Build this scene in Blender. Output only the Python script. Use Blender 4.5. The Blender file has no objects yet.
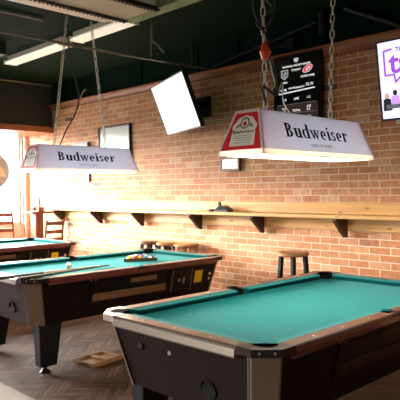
import bpy, bmesh, math, random
from mathutils import Vector, Matrix, Euler
random.seed(4)
PI = math.pi
S = bpy.context.scene
COL = S.collection

# ------------------------------------------------------------------ materials
def new_mat(name):
    m = bpy.data.materials.new(name); m.use_nodes = True
    nt = m.node_tree
    return m, nt, nt.nodes['Principled BSDF']

def N(nt, t, **kw):
    n = nt.nodes.new(t)
    for k, v in kw.items(): setattr(n, k, v)
    return n

def rgb(h):
    """sRGB 0-255 triple to linear"""
    def f(c):
        c /= 255.0
        return c / 12.92 if c <= .04045 else ((c + .055) / 1.055) ** 2.4
    return (f(h[0]), f(h[1]), f(h[2]), 1)

def mat(name, col, rough=.5, metal=0.0, var=.12, scale=12.0, bump=0.0, bscale=60.0, coat=0.0, stretch=None, emit=None, estr=0.0, spec=None):
    m, nt, p = new_mat(name)
    c = rgb(col)
    tc = N(nt, 'ShaderNodeTexCoord')
    mp = N(nt, 'ShaderNodeMapping')
    nt.links.new(tc.outputs['Object'], mp.inputs['Vector'])
    if stretch: mp.inputs['Scale'].default_value = stretch
    nz = N(nt, 'ShaderNodeTexNoise'); nz.inputs['Scale'].default_value = scale; nz.inputs['Detail'].default_value = 4
    nt.links.new(mp.outputs['Vector'], nz.inputs['Vector'])
    mx = N(nt, 'ShaderNodeMix', data_type='RGBA')
    mx.inputs['A'].default_value = tuple(x * (1 - var) for x in c[:3]) + (1,)
    mx.inputs['B'].default_value = tuple(min(1, x * (1 + var)) for x in c[:3]) + (1,)
    nt.links.new(nz.outputs['Fac'], mx.inputs['Factor'])
    nt.links.new(mx.outputs['Result'], p.inputs['Base Color'])
    p.inputs['Roughness'].default_value = rough
    p.inputs['Metallic'].default_value = metal
    p.inputs['Coat Weight'].default_value = coat
    p.inputs['Coat Roughness'].default_value = .08
    if spec is not None: p.inputs['Specular IOR Level'].default_value = spec
    if bump:
        n2 = N(nt, 'ShaderNodeTexNoise'); n2.inputs['Scale'].default_value = bscale
        nt.links.new(mp.outputs['Vector'], n2.inputs['Vector'])
        b = N(nt, 'ShaderNodeBump'); b.inputs['Strength'].default_value = bump; b.inputs['Distance'].default_value = .004
        nt.links.new(n2.outputs['Fac'], b.inputs['Height'])
        nt.links.new(b.outputs['Normal'], p.inputs['Normal'])
    if emit:
        p.inputs['Emission Color'].default_value = rgb(emit); p.inputs['Emission Strength'].default_value = estr
    return m

def wood(name, c1, c2, rough=.45, axis='X', scale=3.0, coat=0.0, knots=False):
    m, nt, p = new_mat(name)
    tc = N(nt, 'ShaderNodeTexCoord'); mp = N(nt, 'ShaderNodeMapping')
    nt.links.new(tc.outputs['Object'], mp.inputs['Vector'])
    st = {'X': (.6, 9, 9), 'Y': (9, .6, 9), 'Z': (9, 9, .6)}[axis]
    mp.inputs['Scale'].default_value = st
    nz = N(nt, 'ShaderNodeTexNoise'); nz.inputs['Scale'].default_value = scale; nz.inputs['Detail'].default_value = 6
    nz.inputs['Distortion'].default_value = .6
    nt.links.new(mp.outputs['Vector'], nz.inputs['Vector'])
    cr = N(nt, 'ShaderNodeValToRGB')
    cr.color_ramp.elements[0].position = .32; cr.color_ramp.elements[0].color = rgb(c1)
    cr.color_ramp.elements[1].position = .7; cr.color_ramp.elements[1].color = rgb(c2)
    nt.links.new(nz.outputs['Fac'], cr.inputs['Fac'])
    out = cr.outputs['Color']
    if knots:
        vo = N(nt, 'ShaderNodeTexVoronoi'); vo.inputs['Scale'].default_value = 1.0
        m2 = N(nt, 'ShaderNodeMapping'); m2.inputs['Scale'].default_value = (4, 5, 12)
        nt.links.new(tc.outputs['Object'], m2.inputs['Vector']); nt.links.new(m2.outputs['Vector'], vo.inputs['Vector'])
        r2 = N(nt, 'ShaderNodeValToRGB')
        r2.color_ramp.elements[0].position = .05; r2.color_ramp.elements[0].color = (1, 1, 1, 1)
        r2.color_ramp.elements[1].position = .16; r2.color_ramp.elements[1].color = (0, 0, 0, 1)
        nt.links.new(vo.outputs['Distance'], r2.inputs['Fac'])
        mx = N(nt, 'ShaderNodeMix', data_type='RGBA')
        nt.links.new(r2.outputs['Color'], mx.inputs['Factor']); nt.links.new(out, mx.inputs['A'])
        mx.inputs['B'].default_value = rgb((140, 84, 40))
        out = mx.outputs['Result']
    nt.links.new(out, p.inputs['Base Color'])
    p.inputs['Roughness'].default_value = rough
    p.inputs['Coat Weight'].default_value = coat
    p.inputs['Coat Roughness'].default_value = .12
    return m

def brick_mat():
    m, nt, p = new_mat('brick')
    tc = N(nt, 'ShaderNodeTexCoord')
    sep = N(nt, 'ShaderNodeSeparateXYZ'); nt.links.new(tc.outputs['Object'], sep.inputs[0])
    add = N(nt, 'ShaderNodeMath', operation='ADD'); nt.links.new(sep.outputs['X'], add.inputs[0]); nt.links.new(sep.outputs['Y'], add.inputs[1])
    cmb = N(nt, 'ShaderNodeCombineXYZ'); nt.links.new(add.outputs[0], cmb.inputs['X']); nt.links.new(sep.outputs['Z'], cmb.inputs['Y'])
    # slight wobble
    wob = N(nt, 'ShaderNodeTexNoise'); wob.inputs['Scale'].default_value = 14
    nt.links.new(tc.outputs['Object'], wob.inputs['Vector'])
    vs = N(nt, 'ShaderNodeVectorMath', operation='MULTIPLY_ADD')
    nt.links.new(wob.outputs['Color'], vs.inputs[0]); vs.inputs[1].default_value = (.006, .006, 0)
    nt.links.new(cmb.outputs[0], vs.inputs[2])
    def bt(bias=0.0):
        b = N(nt, 'ShaderNodeTexBrick'); b.offset = .5; b.squash = 1
        b.inputs['Scale'].default_value = 1; b.inputs['Brick Width'].default_value = .213
        b.inputs['Row Height'].default_value = .0677; b.inputs['Mortar Size'].default_value = .0042
        b.inputs['Mortar Smooth'].default_value = .25; b.inputs['Bias'].default_value = bias
        nt.links.new(vs.outputs[0], b.inputs['Vector'])
        return b
    b1 = bt(); b1.inputs['Color1'].default_value = (0, 0, 0, 1); b1.inputs['Color2'].default_value = (1, 1, 1, 1); b1.inputs['Mortar'].default_value = (.5, .5, .5, 1)
    cr = N(nt, 'ShaderNodeValToRGB'); e = cr.color_ramp.elements
    e[0].position = 0; e[0].color = rgb((118, 90, 76))
    e[1].position = 1; e[1].color = rgb((226, 178, 138))
    for pos, c in ((.016, (130, 98, 80)), (.024, (204, 130, 82)), (.3, (210, 140, 90)), (.6, (216, 150, 100)), (.85, (222, 162, 114))):
        x = e.new(pos); x.color = rgb(c)
    nt.links.new(b1.outputs['Color'], cr.inputs['Fac'])
    nz = N(nt, 'ShaderNodeTexNoise'); nz.inputs['Scale'].default_value = 28; nz.inputs['Detail'].default_value = 5
    nt.links.new(tc.outputs['Object'], nz.inputs['Vector'])
    mul = N(nt, 'ShaderNodeMix', data_type='RGBA', blend_type='MULTIPLY'); mul.inputs['Factor'].default_value = 1
    r3 = N(nt, 'ShaderNodeValToRGB'); r3.color_ramp.elements[0].color = (.72, .70, .68, 1); r3.color_ramp.elements[1].color = (1.1, 1.1, 1.1, 1)
    r3.color_ramp.elements[0].position = .25; r3.color_ramp.elements[1].position = .7
    nt.links.new(nz.outputs['Fac'], r3.inputs['Fac'])
    nt.links.new(cr.outputs['Color'], mul.inputs['A']); nt.links.new(r3.outputs['Color'], mul.inputs['B'])
    mx = N(nt, 'ShaderNodeMix', data_type='RGBA'); mx.inputs['B'].default_value = rgb((244, 218, 188))
    nt.links.new(b1.outputs['Fac'], mx.inputs['Factor']); nt.links.new(mul.outputs['Result'], mx.inputs['A'])
    nt.links.new(mx.outputs['Result'], p.inputs['Base Color'])
    inv = N(nt, 'ShaderNodeMath', operation='SUBTRACT'); inv.inputs[0].default_value = 1; nt.links.new(b1.outputs['Fac'], inv.inputs[1])
    a2 = N(nt, 'ShaderNodeMath', operation='MULTIPLY_ADD'); nt.links.new(nz.outputs['Fac'], a2.inputs[0]); a2.inputs[1].default_value = .35; nt.links.new(inv.outputs[0], a2.inputs[2])
    bp = N(nt, 'ShaderNodeBump'); bp.inputs['Strength'].default_value = .5; bp.inputs['Distance'].default_value = .006
    nt.links.new(a2.outputs[0], bp.inputs['Height']); nt.links.new(bp.outputs['Normal'], p.inputs['Normal'])
    p.inputs['Roughness'].default_value = .75
    return m

def floor_mat():
    """brown clay pavers laid in a zigzag"""
    m, nt, p = new_mat('zigzag_pavers')
    tc = N(nt, 'ShaderNodeTexCoord')
    mp = N(nt, 'ShaderNodeMapping'); mp.inputs['Rotation'].default_value = (0, 0, 0)
    nt.links.new(tc.outputs['Object'], mp.inputs['Vector'])
    sep = N(nt, 'ShaderNodeSeparateXYZ'); nt.links.new(mp.outputs['Vector'], sep.inputs[0])
    def M(op, a, b=None, c=None):
        n = N(nt, 'ShaderNodeMath', operation=op)
        for i, v in enumerate((a, b, c)):
            if v is None: continue
            if isinstance(v, (int, float)): n.inputs[i].default_value = v
            else: nt.links.new(v, n.inputs[i])
        return n.outputs[0]
    w, h = .20, .056
    u = M('DIVIDE', sep.outputs['X'], w)
    tri = M('PINGPONG', u, 1.0)                       # 0..1..0 over two columns
    y = M('ADD', sep.outputs['Y'], M('MULTIPLY', tri, w))
    row = M('DIVIDE', y, h)
    fr = M('FRACT', row); fu = M('FRACT', u)
    d1 = M('MINIMUM', fr, M('SUBTRACT', 1.0, fr))
    d2 = M('MULTIPLY', M('MINIMUM', fu, M('SUBTRACT', 1.0, fu)), w / h)
    d = M('MINIMUM', d1, d2)
    ss = N(nt, 'ShaderNodeMapRange'); ss.interpolation_type = 'SMOOTHSTEP'
    ss.inputs['From Min'].default_value = .03; ss.inputs['From Max'].default_value = .13
    nt.links.new(d, ss.inputs['Value'])
    cell = N(nt, 'ShaderNodeCombineXYZ'); nt.links.new(M('FLOOR', row), cell.inputs['X']); nt.links.new(M('FLOOR', u), cell.inputs['Y'])
    wn = N(nt, 'ShaderNodeTexWhiteNoise'); wn.noise_dimensions = '3D'; nt.links.new(cell.outputs[0], wn.inputs['Vector'])
    cr = N(nt, 'ShaderNodeValToRGB'); e = cr.color_ramp.elements
    e[0].color = rgb((70, 50, 38)); e[1].color = rgb((112, 82, 60)); x = e.new(.5); x.color = rgb((90, 65, 48))
    nt.links.new(wn.outputs['Value'], cr.inputs['Fac'])
    nz = N(nt, 'ShaderNodeTexNoise'); nz.inputs['Scale'].default_value = 2.2; nz.inputs['Detail'].default_value = 5
    nt.links.new(tc.outputs['Object'], nz.inputs['Vector'])
    r2 = N(nt, 'ShaderNodeValToRGB'); r2.color_ramp.elements[0].color = (.55, .52, .5, 1); r2.color_ramp.elements[0].position = .3
    r2.color_ramp.elements[1].color = (1.1, 1.08, 1.05, 1); r2.color_ramp.elements[1].position = .7
    nt.links.new(nz.outputs['Fac'], r2.inputs['Fac'])
    mul = N(nt, 'ShaderNodeMix', data_type='RGBA', blend_type='MULTIPLY'); mul.inputs['Factor'].default_value = 1
    nt.links.new(cr.outputs['Color'], mul.inputs['A']); nt.links.new(r2.outputs['Color'], mul.inputs['B'])
    mx = N(nt, 'ShaderNodeMix', data_type='RGBA'); mx.inputs['A'].default_value = rgb((46, 36, 30))
    nt.links.new(ss.outputs['Result'], mx.inputs['Factor']); nt.links.new(mul.outputs['Result'], mx.inputs['B'])
    nt.links.new(mx.outputs['Result'], p.inputs['Base Color'])
    bp = N(nt, 'ShaderNodeBump'); bp.inputs['Strength'].default_value = .6; bp.inputs['Distance'].default_value = .006
    nt.links.new(ss.outputs['Result'], bp.inputs['Height']); nt.links.new(bp.outputs['Normal'], p.inputs['Normal'])
    p.inputs['Roughness'].default_value = .7; p.inputs['Specular IOR Level'].default_value = .2
    return m

def glass_mat():
    m = bpy.data.materials.new('window_glass'); m.use_nodes = True; nt = m.node_tree; nt.nodes.clear()
    o = N(nt, 'ShaderNodeOutputMaterial'); mx = N(nt, 'ShaderNodeMixShader'); t = N(nt, 'ShaderNodeBsdfTransparent'); g = N(nt, 'ShaderNodeBsdfGlossy')
    g.inputs['Roughness'].default_value = .02; mx.inputs[0].default_value = .06
    nt.links.new(t.outputs[0], mx.inputs[1]); nt.links.new(g.outputs[0], mx.inputs[2]); nt.links.new(mx.outputs[0], o.inputs[0])
    return m

def emis(name, col, s):
    m, nt, p = new_mat(name)
    p.inputs['Base Color'].default_value = rgb(col)
    p.inputs['Emission Color'].default_value = rgb(col); p.inputs['Emission Strength'].default_value = s
    p.inputs['Roughness'].default_value = .25
    return m

BRICK = brick_mat(); FLOOR = floor_mat(); GLASS = glass_mat()
GREEN = mat('dark_green_paint', (9, 34, 19), .85, var=.25, scale=3, bump=.2, spec=.1)
GREEN2 = mat('green_beam_paint', (136, 152, 104), .6, var=.2, scale=5)
BLACKM = mat('black_metal', (22, 22, 22), .45, .3, var=.2)
DARKPIPE = mat('dark_pipe', (30, 34, 30), .5, .2)
CONDUIT = mat('conduit', (120, 116, 104), .45, .6)
WHITEPAINT = mat('white_enamel', (232, 228, 214), .45, var=.05)
LENS = mat('troffer_lens', (190, 184, 160), .5, var=.06)
PINE = wood('yellow_pine', (214, 154, 82), (238, 192, 118), .45, 'X', 2.4, knots=True)
DARKW = wood('dark_corbel', (58, 34, 20), (84, 50, 30), .5, 'Z')
TRIMW = wood('crown_wood', (146, 88, 54), (188, 120, 76), .45, 'X', 3)
SOFF = mat('soffit_paint', (44, 48, 44), .7, var=.2)
BROWNW = wood('brown_frame_wood', (96, 56, 38), (128, 76, 50), .5, 'Y')
FRAMEW = mat('pale_window_frame', (214, 190, 176), .5, var=.05)  # window haze put into the colour as an overall pale tone
PLASTER = mat('plaster', (120, 100, 84), .8, var=.08)
CABINET = mat('dark_laminate', (30, 19, 17), .42, var=.2, scale=8, stretch=(1, 1, 6), spec=.22)
CABSIDE = CABINET
MAHOG = wood('mahogany_rail', (82, 50, 42), (112, 74, 60), .28, 'Y', 3, coat=.6)
MAHOGX = wood('mahogany_rail_end', (66, 46, 36), (96, 68, 52), .28, 'X', 3, coat=.6)
REDTRIM = mat('red_reflection_trim', (118, 62, 56), .22, var=.1, coat=.8)  # glossy wood trim; a red reflection is painted into its base colour
ALU = mat('brushed_aluminium', (122, 112, 100), .45, .7, var=.12, scale=10, stretch=(2, 2, 60))
POSTM = mat('bronze_corner_metal', (150, 132, 112), .42, .7, var=.12, scale=10, stretch=(40, 40, 1))
CAPM = mat('dark_corner_casting', (46, 40, 38), .28, .5, var=.2)
CAPS = mat('silver_corner_casting', (214, 206, 196), .3, .8, var=.1)
CLOTH = mat('teal_cloth', (0, 90, 90), .9, var=.06, scale=40, bump=.15, bscale=900, spec=.08)
def add_sheen(m, w, tint):
    # nap of the woven wool catching light at grazing angles
    p = m.node_tree.nodes['Principled BSDF']
    p.inputs['Sheen Weight'].default_value = w; p.inputs['Sheen Roughness'].default_value = .35; p.inputs['Sheen Tint'].default_value = rgb(tint)
add_sheen(CLOTH, .2, (150, 235, 225))
RUBBER = mat('black_rubber', (10, 9, 9), .7, spec=.15)
SIGHT = mat('pearl_sight', (226, 220, 206), .3)
BLACKP = mat('black_plastic', (16, 16, 17), .35)
SILVER = mat('silver_metal', (196, 192, 186), .28, .9)
STICK = mat('yellow_sticker', (242, 200, 20), .45, var=.03)
LAMPGREY = mat('lamp_grey_panel', (184, 189, 200), .38, var=.03, scale=2)
def glow_through(m, k):
    # milky acrylic that lets some of the lamp's own light through
    nt = m.node_tree; p = nt.nodes['Principled BSDF']; o = nt.nodes['Material Output']
    tr = N(nt, 'ShaderNodeBsdfTranslucent'); mx = N(nt, 'ShaderNodeMixShader'); mx.inputs[0].default_value = k
    nt.links.new(p.inputs['Base Color'].links[0].from_socket, tr.inputs['Color'])
    nt.links.new(p.outputs[0], mx.inputs[1]); nt.links.new(tr.outputs[0], mx.inputs[2]); nt.links.new(mx.outputs[0], o.inputs[0])
glow_through(LAMPGREY, .24)
LAMPWHITE = mat('lamp_white_frame', (238, 232, 224), .4, var=.03)
RED = mat('sign_red', (188, 18, 36), .4, var=.04); glow_through(RED, .1); glow_through(LAMPWHITE, .35)
CREAM = mat('label_cream', (232, 226, 208), .45, var=.03)
INK = mat('lettering_black', (10, 10, 12), .9, spec=.05)
GREYINK = mat('lettering_grey', (120, 118, 126), .5)
CREST = mat('crest_grey', (120, 132, 118), .5)
DIFF = emis('lit_diffuser', (255, 242, 224), 28.0); DIFFB = emis('lit_diffuser_bright', (255, 244, 230), 38.0)
CHAINM = mat('chain_metal', (236, 226, 208), .35, .2, var=.35, scale=30)
ORANGE = mat('orange_plastic', (240, 78, 24), .4)
CORD = mat('dark_cord', (40, 36, 32), .5)
CORDW = mat('pale_cord', (206, 196, 178), .5)
STOOLW = wood('stool_seat_wood', (150, 102, 60), (186, 136, 88), .4, 'X', 3)
STOOLD = wood('stool_seat_dark', (96, 62, 40), (128, 86, 56), .4, 'X', 3)
STOOLB = mat('stool_black', (16, 18, 16), .6, spec=.15)
TANLEG = wood('tan_leg', (176, 124, 76), (206, 156, 104), .45, 'Z')
CHERRY = wood('cherry_wood', (112, 58, 38), (150, 84, 56), .4, 'Z', 3)
CHERRYT = wood('cherry_top', (112, 62, 42), (146, 88, 60), .85, 'X', 3)
LEATHER = mat('dark_seat', (50, 36, 32), .45)
BOXW = wood('raw_pine', (136, 98, 62), (176, 134, 90), .55, 'X', 3)
LEDGE = wood('pale_bar_top', (190, 156, 118), (216, 186, 150), .55, 'X', 2)

# ------------------------------------------------------------------ mesh helpers
def box(bm, lo, hi, M=None):
    r = bmesh.ops.create_cube(bm, size=1)
    c = [(a + b) / 2 for a, b in zip(lo, hi)]; s = [abs(b - a) for a, b in zip(lo, hi)]
    for v in r['verts']:
        v.co = Vector((v.co.x * s[0] + c[0], v.co.y * s[1] + c[1], v.co.z * s[2] + c[2]))
        if M: v.co = M @ v.co

def hull(bm, pts):
    vs = [bm.verts.new(p) for p in pts]
    r = bmesh.ops.convex_hull(bm, input=vs)
    junk = [g for g in r['geom_interior'] + r['geom_unused'] if isinstance(g, bmesh.types.BMVert) and g.is_valid]
    if junk: bmesh.ops.delete(bm, geom=list(set(junk)), context='VERTS')

def cone(bm, p0, p1, r0, r1=None, n=16, caps=True):
    r1 = r0 if r1 is None else r1
    p0, p1 = Vector(p0), Vector(p1); d = (p1 - p0).normalized()
    a = d.orthogonal().normalized(); b = d.cross(a)
    A = [bm.verts.new(p0 + r0 * (math.cos(2 * PI * i / n) * a + math.sin(2 * PI * i / n) * b)) for i in range(n)]
    B = [bm.verts.new(p1 + r1 * (math.cos(2 * PI * i / n) * a + math.sin(2 * PI * i / n) * b)) for i in range(n)]
    for i in range(n):
        j = (i + 1) % n; bm.faces.new((A[i], A[j], B[j], B[i]))
    if caps: bm.faces.new(A[::-1]); bm.faces.new(B)

def tube(bm, pts, r, n=8):
    pts = [Vector(p) for p in pts]; rings = []
    up = None
    for i, p in enumerate(pts):
        d = (pts[min(i + 1, len(pts) - 1)] - pts[max(i - 1, 0)]).normalized()
        if up is None: up = d.orthogonal().normalized()
        a = (up - d * up.dot(d))
        a = a.normalized() if a.length > 1e-5 else d.orthogonal().normalized()
        up = a; b = d.cross(a)
        rings.append([bm.verts.new(p + r * (math.cos(2 * PI * k / n) * a + math.sin(2 * PI * k / n) * b)) for k in range(n)])
    for A, B in zip(rings, rings[1:]):
        for k in range(n):
            j = (k + 1) % n; bm.faces.new((A[k], A[j], B[j], B[k]))
    bm.faces.new(rings[0][::-1]); bm.faces.new(rings[-1])

def spline(pts, n=8):
    pts = [Vector(p) for p in pts]; out = []
    for i in range(len(pts) - 1):
        p0 = pts[max(i - 1, 0)]; p1 = pts[i]; p2 = pts[i + 1]; p3 = pts[min(i + 2, len(pts) - 1)]
        for k in range(n):
            t = k / n
            out.append(.5 * ((2 * p1) + (p2 - p0) * t + (2 * p0 - 5 * p1 + 4 * p2 - p3) * t * t + (3 * p1 - p0 - 3 * p2 + p3) * t ** 3))
    out.append(pts[-1]); return out

def lathe(bm, prof, n=24, c=(0, 0, 0)):
    rings = []
    for r, z in prof:
        if r < 1e-6: rings.append([bm.verts.new((c[0], c[1], c[2] + z))])
        else: rings.append([bm.verts.new((c[0] + r * math.cos(2 * PI * k / n), c[1] + r * math.sin(2 * PI * k / n), c[2] + z)) for k in range(n)])
    for A, B in zip(rings, rings[1:]):
        for k in range(n):
            j = (k + 1) % n
            if len(A) == 1 and len(B) == 1: continue
            if len(A) == 1: bm.faces.new((A[0], B[j], B[k]))
            elif len(B) == 1: bm.faces.new((A[k], A[j], B[0]))
            else: bm.faces.new((A[k], A[j], B[j], B[k]))

def prism(bm, poly, z0, z1, f=None):
    """extrude a 2D polygon (may be concave); f maps (x,y,z)->point"""
    f = f or (lambda x, y, z: (x, y, z))
    A = [bm.verts.new(f(x, y, z0)) for x, y in poly]; B = [bm.verts.new(f(x, y, z1)) for x, y in poly]
    n = len(poly)
    fs = [bm.faces.new(A[::-1]), bm.faces.new(B)]
    for i in range(n):
        j = (i + 1) % n; bm.faces.new((A[i], A[j], B[j], B[i]))
    bmesh.ops.triangulate(bm, faces=fs)

def torus_link(bm, c, M, L, w, r, n=12, m=6):
    """stadium shaped chain link in local XZ of M"""
    rings = []
    for i in range(n):
        a = 2 * PI * i / n
        ca, sa = math.cos(a), math.sin(a)
        base = Vector((w * ca, 0, w * sa + (L if sa > 0 else -L) * (1 if abs(sa) > 1e-6 else 0)))
        nrm = Vector((ca, 0, sa))
        rings.append([bm.verts.new(Vector(c) + M @ (base + r * (math.cos(2 * PI * k / m) * nrm + math.sin(2 * PI * k / m) * Vector((0, 1, 0))))) for k in range(m)])
    for i in range(n):
        A, B = rings[i], rings[(i + 1) % n]
        for k in range(m):
            j = (k + 1) % m; bm.faces.new((A[k], B[k], B[j], A[j]))

def obj(name, bm, m, parent=None, smooth=False, bevel=0, loc=None):
    bmesh.ops.recalc_face_normals(bm, faces=bm.faces[:])
    me = bpy.data.meshes.new(name); bm.to_mesh(me); bm.free()
    me.materials.append(m)
    if smooth:
        for p in me.polygons: p.use_smooth = True
        try: me.set_sharp_from_angle(angle=math.radians(38))
        except Exception: pass
    o = bpy.data.objects.new(name, me); COL.objects.link(o)
    if parent: o.parent = parent
    if loc: o.location = loc
    if bevel:
        b = o.modifiers.new('bevel', 'BEVEL'); b.width = bevel; b.segments = 2; b.limit_method = 'ANGLE'; b.angle_limit = math.radians(40)
    return o

def tag(o, label, cat, group=None):
    o['label'] = label; o['category'] = cat
    if group: o['group'] = group
    return o

def thing(name, label, cat, loc=(0, 0, 0), rz=0, group=None):
    o = bpy.data.objects.new(name, None); o.empty_display_size = .1; COL.objects.link(o)
    o.location = loc; o.rotation_euler = (0, 0, rz)
    return tag(o, label, cat, group)

def struct(name, bm, m, parent=None, **k):
    o = obj(name, bm, m, parent, **k)
    if parent is None: o['kind'] = 'structure'
    return o

def copy_tree(o, parent=None):
    c = o.copy(); COL.objects.link(c)
    if parent: c.parent = parent
    for ch in [x for x in COL.objects if x.parent == o]: copy_tree(ch, c)
    return c

B = bmesh.new

# ------------------------------------------------------------------ lettering
def text_obj(name, body, size, m, parent, M, depth=.0012, bold=0.0, sx=1.0):
    cu = bpy.data.curves.new(name, 'FONT'); cu.body = body; cu.size = size; cu.align_x = 'CENTER'; cu.align_y = 'CENTER'
    cu.extrude = depth; cu.offset = bold; cu.resolution_u = 3
    t = bpy.data.objects.new(name + '_tmp', cu); COL.objects.link(t)
    dg = bpy.context.evaluated_depsgraph_get()
    me = bpy.data.meshes.new_from_object(t.evaluated_get(dg))
    bpy.data.objects.remove(t); bpy.data.curves.remove(cu)
    me.transform(M @ Matrix.Diagonal((sx, 1, 1, 1)))
    me.materials.clear(); me.materials.append(m); me.name = name
    o = bpy.data.objects.new(name, me); COL.objects.link(o); o.parent = parent
    return o

class Pen:
    """bold slab-serif letters; x-height 1, ascender 1.5"""
    def __init__(s): s.polys = []; s.x = 0
    def poly(s, pts): s.polys.append([(s.x + x, y) for x, y in pts])
    def rect(s, x0, y0, x1, y1): s.poly([(x0, y0), (x1, y0), (x1, y1), (x0, y1)])
    def arc(s, cx, cy, rx, ry, a0, a1, tx, ty, n=10):
        """ring piece, thickness tx horizontally and ty vertically (contrast)"""
        for i in range(n):
            a, b = [math.radians(a0 + (a1 - a0) * k / n) for k in (i, i + 1)]
            o = lambda t: (cx + rx * math.cos(t), cy + ry * math.sin(t))
            q = lambda t: (cx + (rx - tx) * math.cos(t), cy + (ry - ty) * math.sin(t))
            s.poly([o(a), o(b), q(b), q(a)])
    def stem(s, x, y0, y1, w=.30, bot='both', top='left'):
        s.rect(x, y0, x + w, y1); e = .11; h = .09
        if bot: s.rect(x - (e if bot in ('both', 'left') else 0), y0, x + w + (e if bot in ('both', 'right') else 0), y0 + h)
        if top: s.rect(x - (e if top in ('both', 'left') else 0), y1 - h, x + w + (e if top in ('both', 'right') else 0), y1)

def budweiser():
    p = Pen(); W = .31
    p.stem(.12, 0, 1.45, .28, 'left', 'left')                                   # B
    for cy, ry, rx in ((1.09, .36, .42), (.40, .40, .48)): p.arc(.42, cy, rx, ry, -90, 90, .30, .13, 12)
    p.rect(.38, 1.36, .5, 1.45); p.rect(.38, .72, .52, .81); p.rect(.38, 0, .5, .09)
    p.x += 1.04
    p.stem(.12, .25, 1, W, None, 'left'); p.stem(.60, 0, 1, W, 'right', 'left')  # u
    p.arc(.45, .3, .33, .31, 180, 320, .30, .15); p.x += 1.02
    p.arc(.42, .5, .38, .51, 60, 300, .29, .13, 16); p.stem(.60, 0, 1.5, W, 'right', 'left'); p.x += 1.02   # d
    for x0, x1, w in ((.04, .34, .29), (.62, .36, .16), (.48, .80, .29), (1.08, .82, .15)):       # w
        p.poly([(x0, 1), (x0 + w, 1), (x1 + w * .6, 0), (x1, 0)])
    for x in (-.02, .45, .95): p.rect(x, .91, x + .36, 1)
    p.x += 1.32
    p.arc(.42, .5, .38, .51, 0, 305, .29, .13, 18); p.rect(.18, .44, .80, .53); p.x += .90   # e
    p.stem(.12, 0, 1, W, 'both', 'left'); p.arc(.245, 1.32, .15, .15, 0, 360, .149, .149, 12); p.x += .54   # i
    p.arc(.38, .74, .29, .27, 30, 250, .23, .14, 12); p.arc(.34, .27, .31, .28, -150, 75, .24, .14, 12)       # s
    p.poly([(.16, .58), (.3, .46), (.62, .42), (.5, .56)]); p.rect(.04, .05, .11, .36); p.rect(.6, .66, .67, .95); p.x += .76
    p.arc(.42, .5, .38, .51, 0, 305, .29, .13, 18); p.rect(.18, .44, .80, .53); p.x += .90   # e
    p.stem(.12, 0, 1, W, 'both', 'left'); p.arc(.56, .66, .26, .35, 40, 150, .14, .12, 8); p.arc(.66, .82, .13, .14, 0, 360, .129, .139, 10); p.x += .82  # r
    return p.polys, p.x

def lettering(name, parent, m, M, width, depth=.0015):
    polys, w = budweiser(); k = width / w
    bm = B()
    for q in polys:
        for i in range(1):
            A = [bm.verts.new(M @ Vector(((x - w / 2) * k, (y - .6) * k * .76, depth))) for x, y in q]
            try: bm.faces.new(A)
            except ValueError: pass
    me_o = obj(name, bm, m, parent)
    return me_o

# ================================================================== SETTING
WY = 4.877          # face of the brick wall
LX = -9.2           # left (window) wall
RX, FY = 3.2, -4.6
CEIL = 3.2
bm = B(); box(bm, (LX - .3, FY - .2, -.1), (RX + .2, WY + .3, 0)); struct('floor', bm, FLOOR)
bm = B(); box(bm, (LX - .3, WY, 0), (RX + .2, WY + .25, 2.80)); struct('wall_back', bm, BRICK)
bm = B(); box(bm, (LX - .3, WY + .02, 2.80), (RX + .2, WY + .25, CEIL))
for x in (-8, -6.1, -5.02, -4.36, -3.3, -2.2, -1.1, 0): box(bm, (x - .02, WY + .005, 2.87), (x + .02, WY + .03, CEIL))
struct('wall_back_upper', bm, GREEN)
# crown trim along the top of the brick
bm = B()
prism(bm, [(0, 2.775), (-.03, 2.775), (-.03, 2.80), (-.045, 2.845), (-.06, 2.855), (-.06, 2.872), (.02, 2.872), (.02, 2.80)], LX, RX, lambda x, y, z: (z, WY + x, y))
for i in range(62):
    x = -4.2 + i * .05
    box(bm, (x, WY - .022, 2.752), (x + .03, WY, 2.778))
struct('trim_1', bm, TRIMW)
# ceiling
bm = B(); box(bm, (LX - .3, FY - .2, CEIL), (RX + .2, WY + .3, CEIL + .12)); struct('ceiling', bm, GREEN)
# left wall: sill wall, soffit-height wall and posts with window openings
bm = B()
WZ0, WZ1 = .95, 2.50
box(bm, (LX - .2, FY, 0), (LX, WY, WZ0)); box(bm, (LX - .2, FY, WZ1), (LX, WY, CEIL))
box(bm, (LX - .2, WY - .1, WZ0), (LX, WY, WZ1))
box(bm, (LX - .2, FY, WZ0), (LX, .6, WZ1))  # unseen stretch walled up to keep window light off the table ends
struct('wall_left', bm, FRAMEW)
edges = [.6, 2.0, 3.4, WY - .1]
for k, (a, b) in enumerate(zip(edges, edges[1:])):
    bm = B(); f = .035
    box(bm, (LX - .12, a, WZ0), (LX - .04, a + f, WZ1)); box(bm, (LX - .12, b - f, WZ0), (LX - .04, b, WZ1))
    box(bm, (LX - .12, a, WZ0), (LX - .04, b, WZ0 + f)); box(bm, (LX - .12, a, WZ1 - f), (LX - .04, b, WZ1))
    w = struct('window_%d' % (k + 1), bm, FRAMEW)
    bm = B(); box(bm, (LX - .085, a + f, WZ0 + f), (LX - .079, b - f, WZ1 - f)); obj('window_pane', bm, GLASS, w)
# brick return / corner post
bm = B(); box(bm, (LX, WY - .07, 0), (LX + .06, WY, 2.44)); struct('trim_2', bm, FRAMEW)
# soffit above the windows
bm = B(); box(bm, (LX, FY, 2.50), (-8.35, WY, CEIL)); struct('soffit', bm, SOFF)
bm = B(); box(bm, (LX, FY, 2.43), (-8.32, WY, 2.52)); struct('trim_3', bm, TRIMW)
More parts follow.
